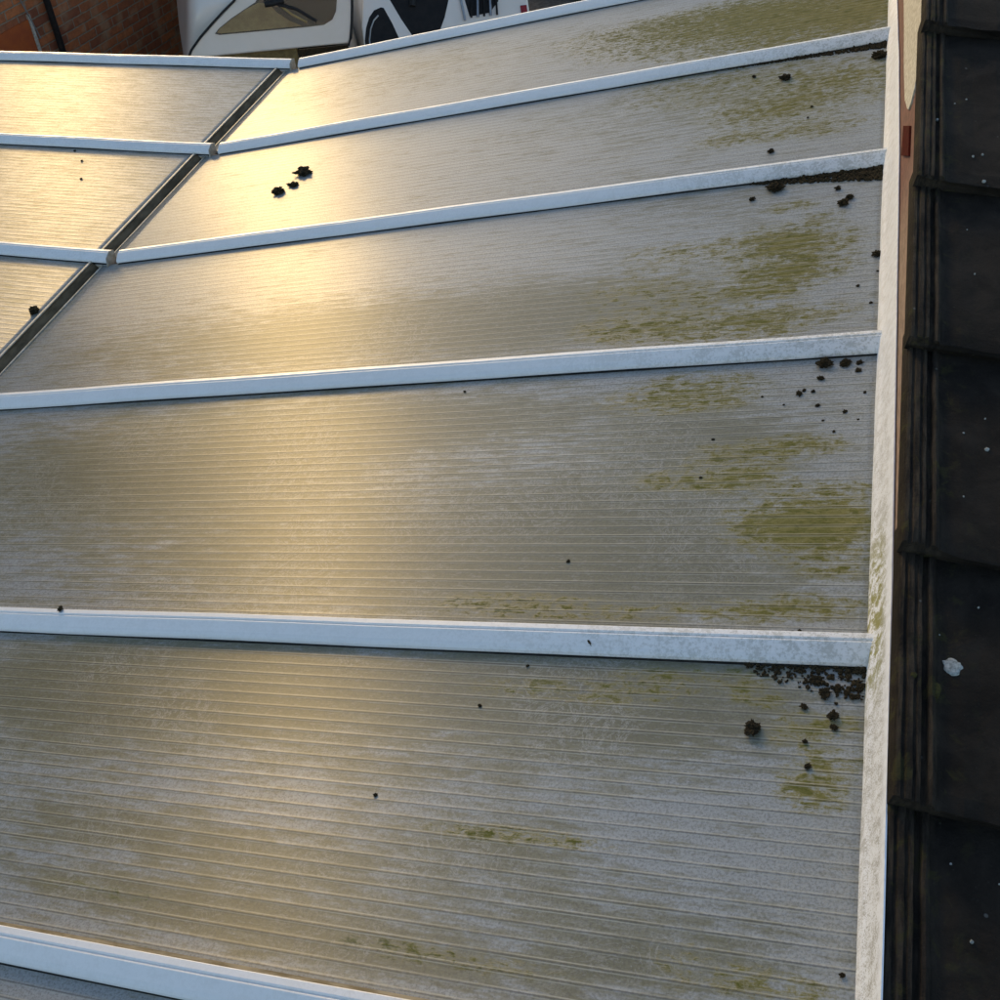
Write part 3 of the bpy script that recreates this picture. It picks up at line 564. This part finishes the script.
for u in (-.46, .60): panel('tail_lamp', 'lamp', [(u, .68), (u, .83), (u+.09, .83), (u+.09, .68)], c1, .062, .02, .008, vp)
def wheel(parent, x, v, w_=.18, r=.30):
    g = G(); prof = [(-w_/2, r*.62), (-w_/2, r*.94), (-w_*.38, r), (w_*.38, r), (w_/2, r*.94), (w_/2, r*.62)]
    g.loft([[(x+a, v+rr*math.cos(k*math.tau/32), r+rr*math.sin(k*math.tau/32)) for k in range(32)] for a, rr in prof], cap=False); ty = g.out('tyre', 'tyre', parent, smooth=True)
    g = G(); g.loft([[(x+a, v+rr*math.cos(k*math.tau/24), r+rr*math.sin(k*math.tau/24)) for k in range(24)] for a, rr in ((-w_*.42, r*.63), (-w_*.3, r*.2), (w_*.3, r*.2), (w_*.42, r*.63))]); g.out('rim', 'rim', ty)
for x, v in ((cx-.63, .62), (cx+.63, .62), (cx-.63, 2.95), (cx+.63, 2.95)): wheel(c1, x, v)
# second car: pale body with dark openings
m2 = mc.copy(); c2 = empty('parked_car', m2, 'pale silver car with dark windows between slanting pillars, right of the white hatchback', 'car')
c2x = 1.48
car_body(c2x, [(.10, c2x, .60, .56, .32, .80, .95), (.14, c2x, .66, .62, .25, .95, 1.10), (.30, c2x, .69, .62, .22, 1.0, 1.30), (.6, c2x, .70, .58, .2, 1.0, 1.45), (1.6, c2x, .72, .58, .2, 1.0, 1.5), (2.4, c2x, .72, .56, .2, .98, 1.3), (2.9, c2x, .70, .58, .2, .92, .98), (3.6, c2x, .66, .5, .25, .78, .84), (3.75, c2x, .56, .4, .32, .6, .66)], 'body', 'silver', c2)
def pp2(u, w_, out=0.): return (u, (w_-1.09)*.8+.02-out*.78, w_+out*.62)
panel('rear_panel', 'paint', [(.79, .90), (.80, 1.10), (.84, 1.25), (.90, 1.45), (1.98, 1.45), (2.08, 1.2), (2.10, .9)], c2, .03, .10, .012, pp2)
arc = [(.80, .93), (.805, 1.02), (.83, 1.09), (.865, 1.145), (.91, 1.182), (.965, 1.195), (.985, 1.19), (1.03, 1.10), (1.075, .98), (1.09, .93)]
panel('quarter_window', 'cabin', arc, c2, .034, .01, .004, pp2)
G().tube([pp2(u, w_, .036) for u, w_ in [(.835, .93), (.84, 1.02), (.862, 1.08), (.895, 1.125), (.935, 1.15)]], .006, 8).out('chrome_trim', 'rim', c2)
panel('side_window', 'cabin', [(.985, 1.40), (1.035, 1.24), (1.10, 1.12), (1.19, .98), (1.34, .98), (1.43, 1.10), (1.52, 1.27), (1.56, 1.40)], c2, .034, .01, .004, pp2)
G().tube([pp2(1.16, 1.36, .04), pp2(1.22, 1.26, .04), pp2(1.20, 1.18, .04)], .025, 8).out('headrest', 'rubber', c2)
panel('lamp_cluster', 'cabin', [(1.62, 1.09), (1.60, 1.20), (1.66, 1.30), (1.80, 1.30), (1.86, 1.16), (1.78, 1.10)], c2, .036, .01, .006, pp2)
G().tube([pp2(1.58, 1.07, .04), pp2(1.57, 1.2, .04), pp2(1.62, 1.32, .04), pp2(1.7, 1.38, .04)], .010, 8).out('chrome_trim', 'rim', c2)
panel('tail_lamp', 'lamp', [(2.02, .93), (2.02, 1.12), (2.07, 1.12), (2.07, .93)], c2, .040, .01, .004, pp2)
for q in range(5): G().tube([pp2(1.63+.05*q, 1.08, .045), pp2(1.65+.05*q, 1.17+.02*q, .05)], .008+.003*(q % 2), 6).out('grille_bar', 'rim' if q % 2 else 'cabin', c2)
for x, v in ((c2x-.66, .75), (c2x+.66, .75), (c2x-.66, 3.0), (c2x+.66, 3.0)): wheel(c2, x, v)

# ------------------------------------------------------------------ hedge behind the cars
def hedge(x0, x1, y0, y1, h, n, seed, label):
    rnd = random.Random(seed); vs = []; fs = []
    for q in range(n):
        x, y = rnd.uniform(x0, x1), rnd.uniform(y0, y1); hh = h*(1+.25*noise.noise(Vector((x*1.3, y, seed)))); z = GZ+hh*rnd.random()**.6
        a = rnd.uniform(0, 6.28); b = rnd.uniform(-.9, .9); u = Vector((math.cos(a), math.sin(a), b)).normalized()*rnd.uniform(.035, .07); v = u.cross(Vector((rnd.uniform(-1, 1), rnd.uniform(-1, 1), 1))).normalized()*rnd.uniform(.014, .03)
        c = Vector((x, y, z)); k = len(vs); vs += [tuple(c-u), tuple(c+v), tuple(c+u), tuple(c-v)]; fs.append((k, k+1, k+2, k+3))
    t = empty('hedge', Matrix.Translation(((x0+x1)/2, (y0+y1)/2, GZ)), label, 'hedge')
    me = bpy.data.meshes.new('leaves'); me.from_pydata([tuple(Vector(v)-t.location) for v in vs], [], fs); me.materials.append(M['leaf'])
    o = bpy.data.objects.new('leaves', me); COL.objects.link(o); o.parent = t
    g = G()
    for q in range(14):
        x = x0+(x1-x0)*(q+.5)/14; g.tube([(x-t.location.x, 0, 0), (x-t.location.x+rnd.uniform(-.1, .1), rnd.uniform(-.1, .1), h*.5), (x-t.location.x+rnd.uniform(-.2, .2), rnd.uniform(-.2, .2), h*.9)], .02, 6)
    g.out('stems', 'bark', t)
hedge(-3.6, .8, 11.5, 12.4, 1.1, 14000, 4, 'brown and yellow hedge behind the parked cars at the top of the photo')

# ------------------------------------------------------------------ neighbouring house, out of frame to the left (the panels mirror it)
nh = empty('brick_house', Matrix.Translation((-16.5, 8.6, GZ)), 'tall brick house to the left of the garage, beyond the left edge of the photo', 'house')
G().box(-4.5, 4.5, -7, 2.8, 0, 11.2).out('wall', 'brick', nh)
rf = G(); rf.add([(-4.9, -7.3, 11.1), (4.9, -7.3, 11.1), (4.9, 3.1, 11.1), (-4.9, 3.1, 11.1), (-1, -4, 13.6), (1, -4, 13.6), (1, -.5, 13.6), (-1, -.5, 13.6)], [(0, 1, 2, 3), (0, 4, 5, 1), (1, 5, 6, 2), (2, 6, 7, 3), (3, 7, 4, 0), (4, 7, 6, 5)]); rf.out('roof', 'slab', nh)
for yy_ in (-4.6, -1.2, 1.0):
    for zz_ in (.9, 4.3, 7.7):
        wi = G().box(4.5, 4.54, yy_-.6, yy_+.6, zz_, zz_+1.3).out('window', 'upvc_clean', nh)
        G().box(4.541, 4.55, yy_-.52, yy_+.52, zz_+.08, zz_+1.22).out('pane', 'glass', wi)
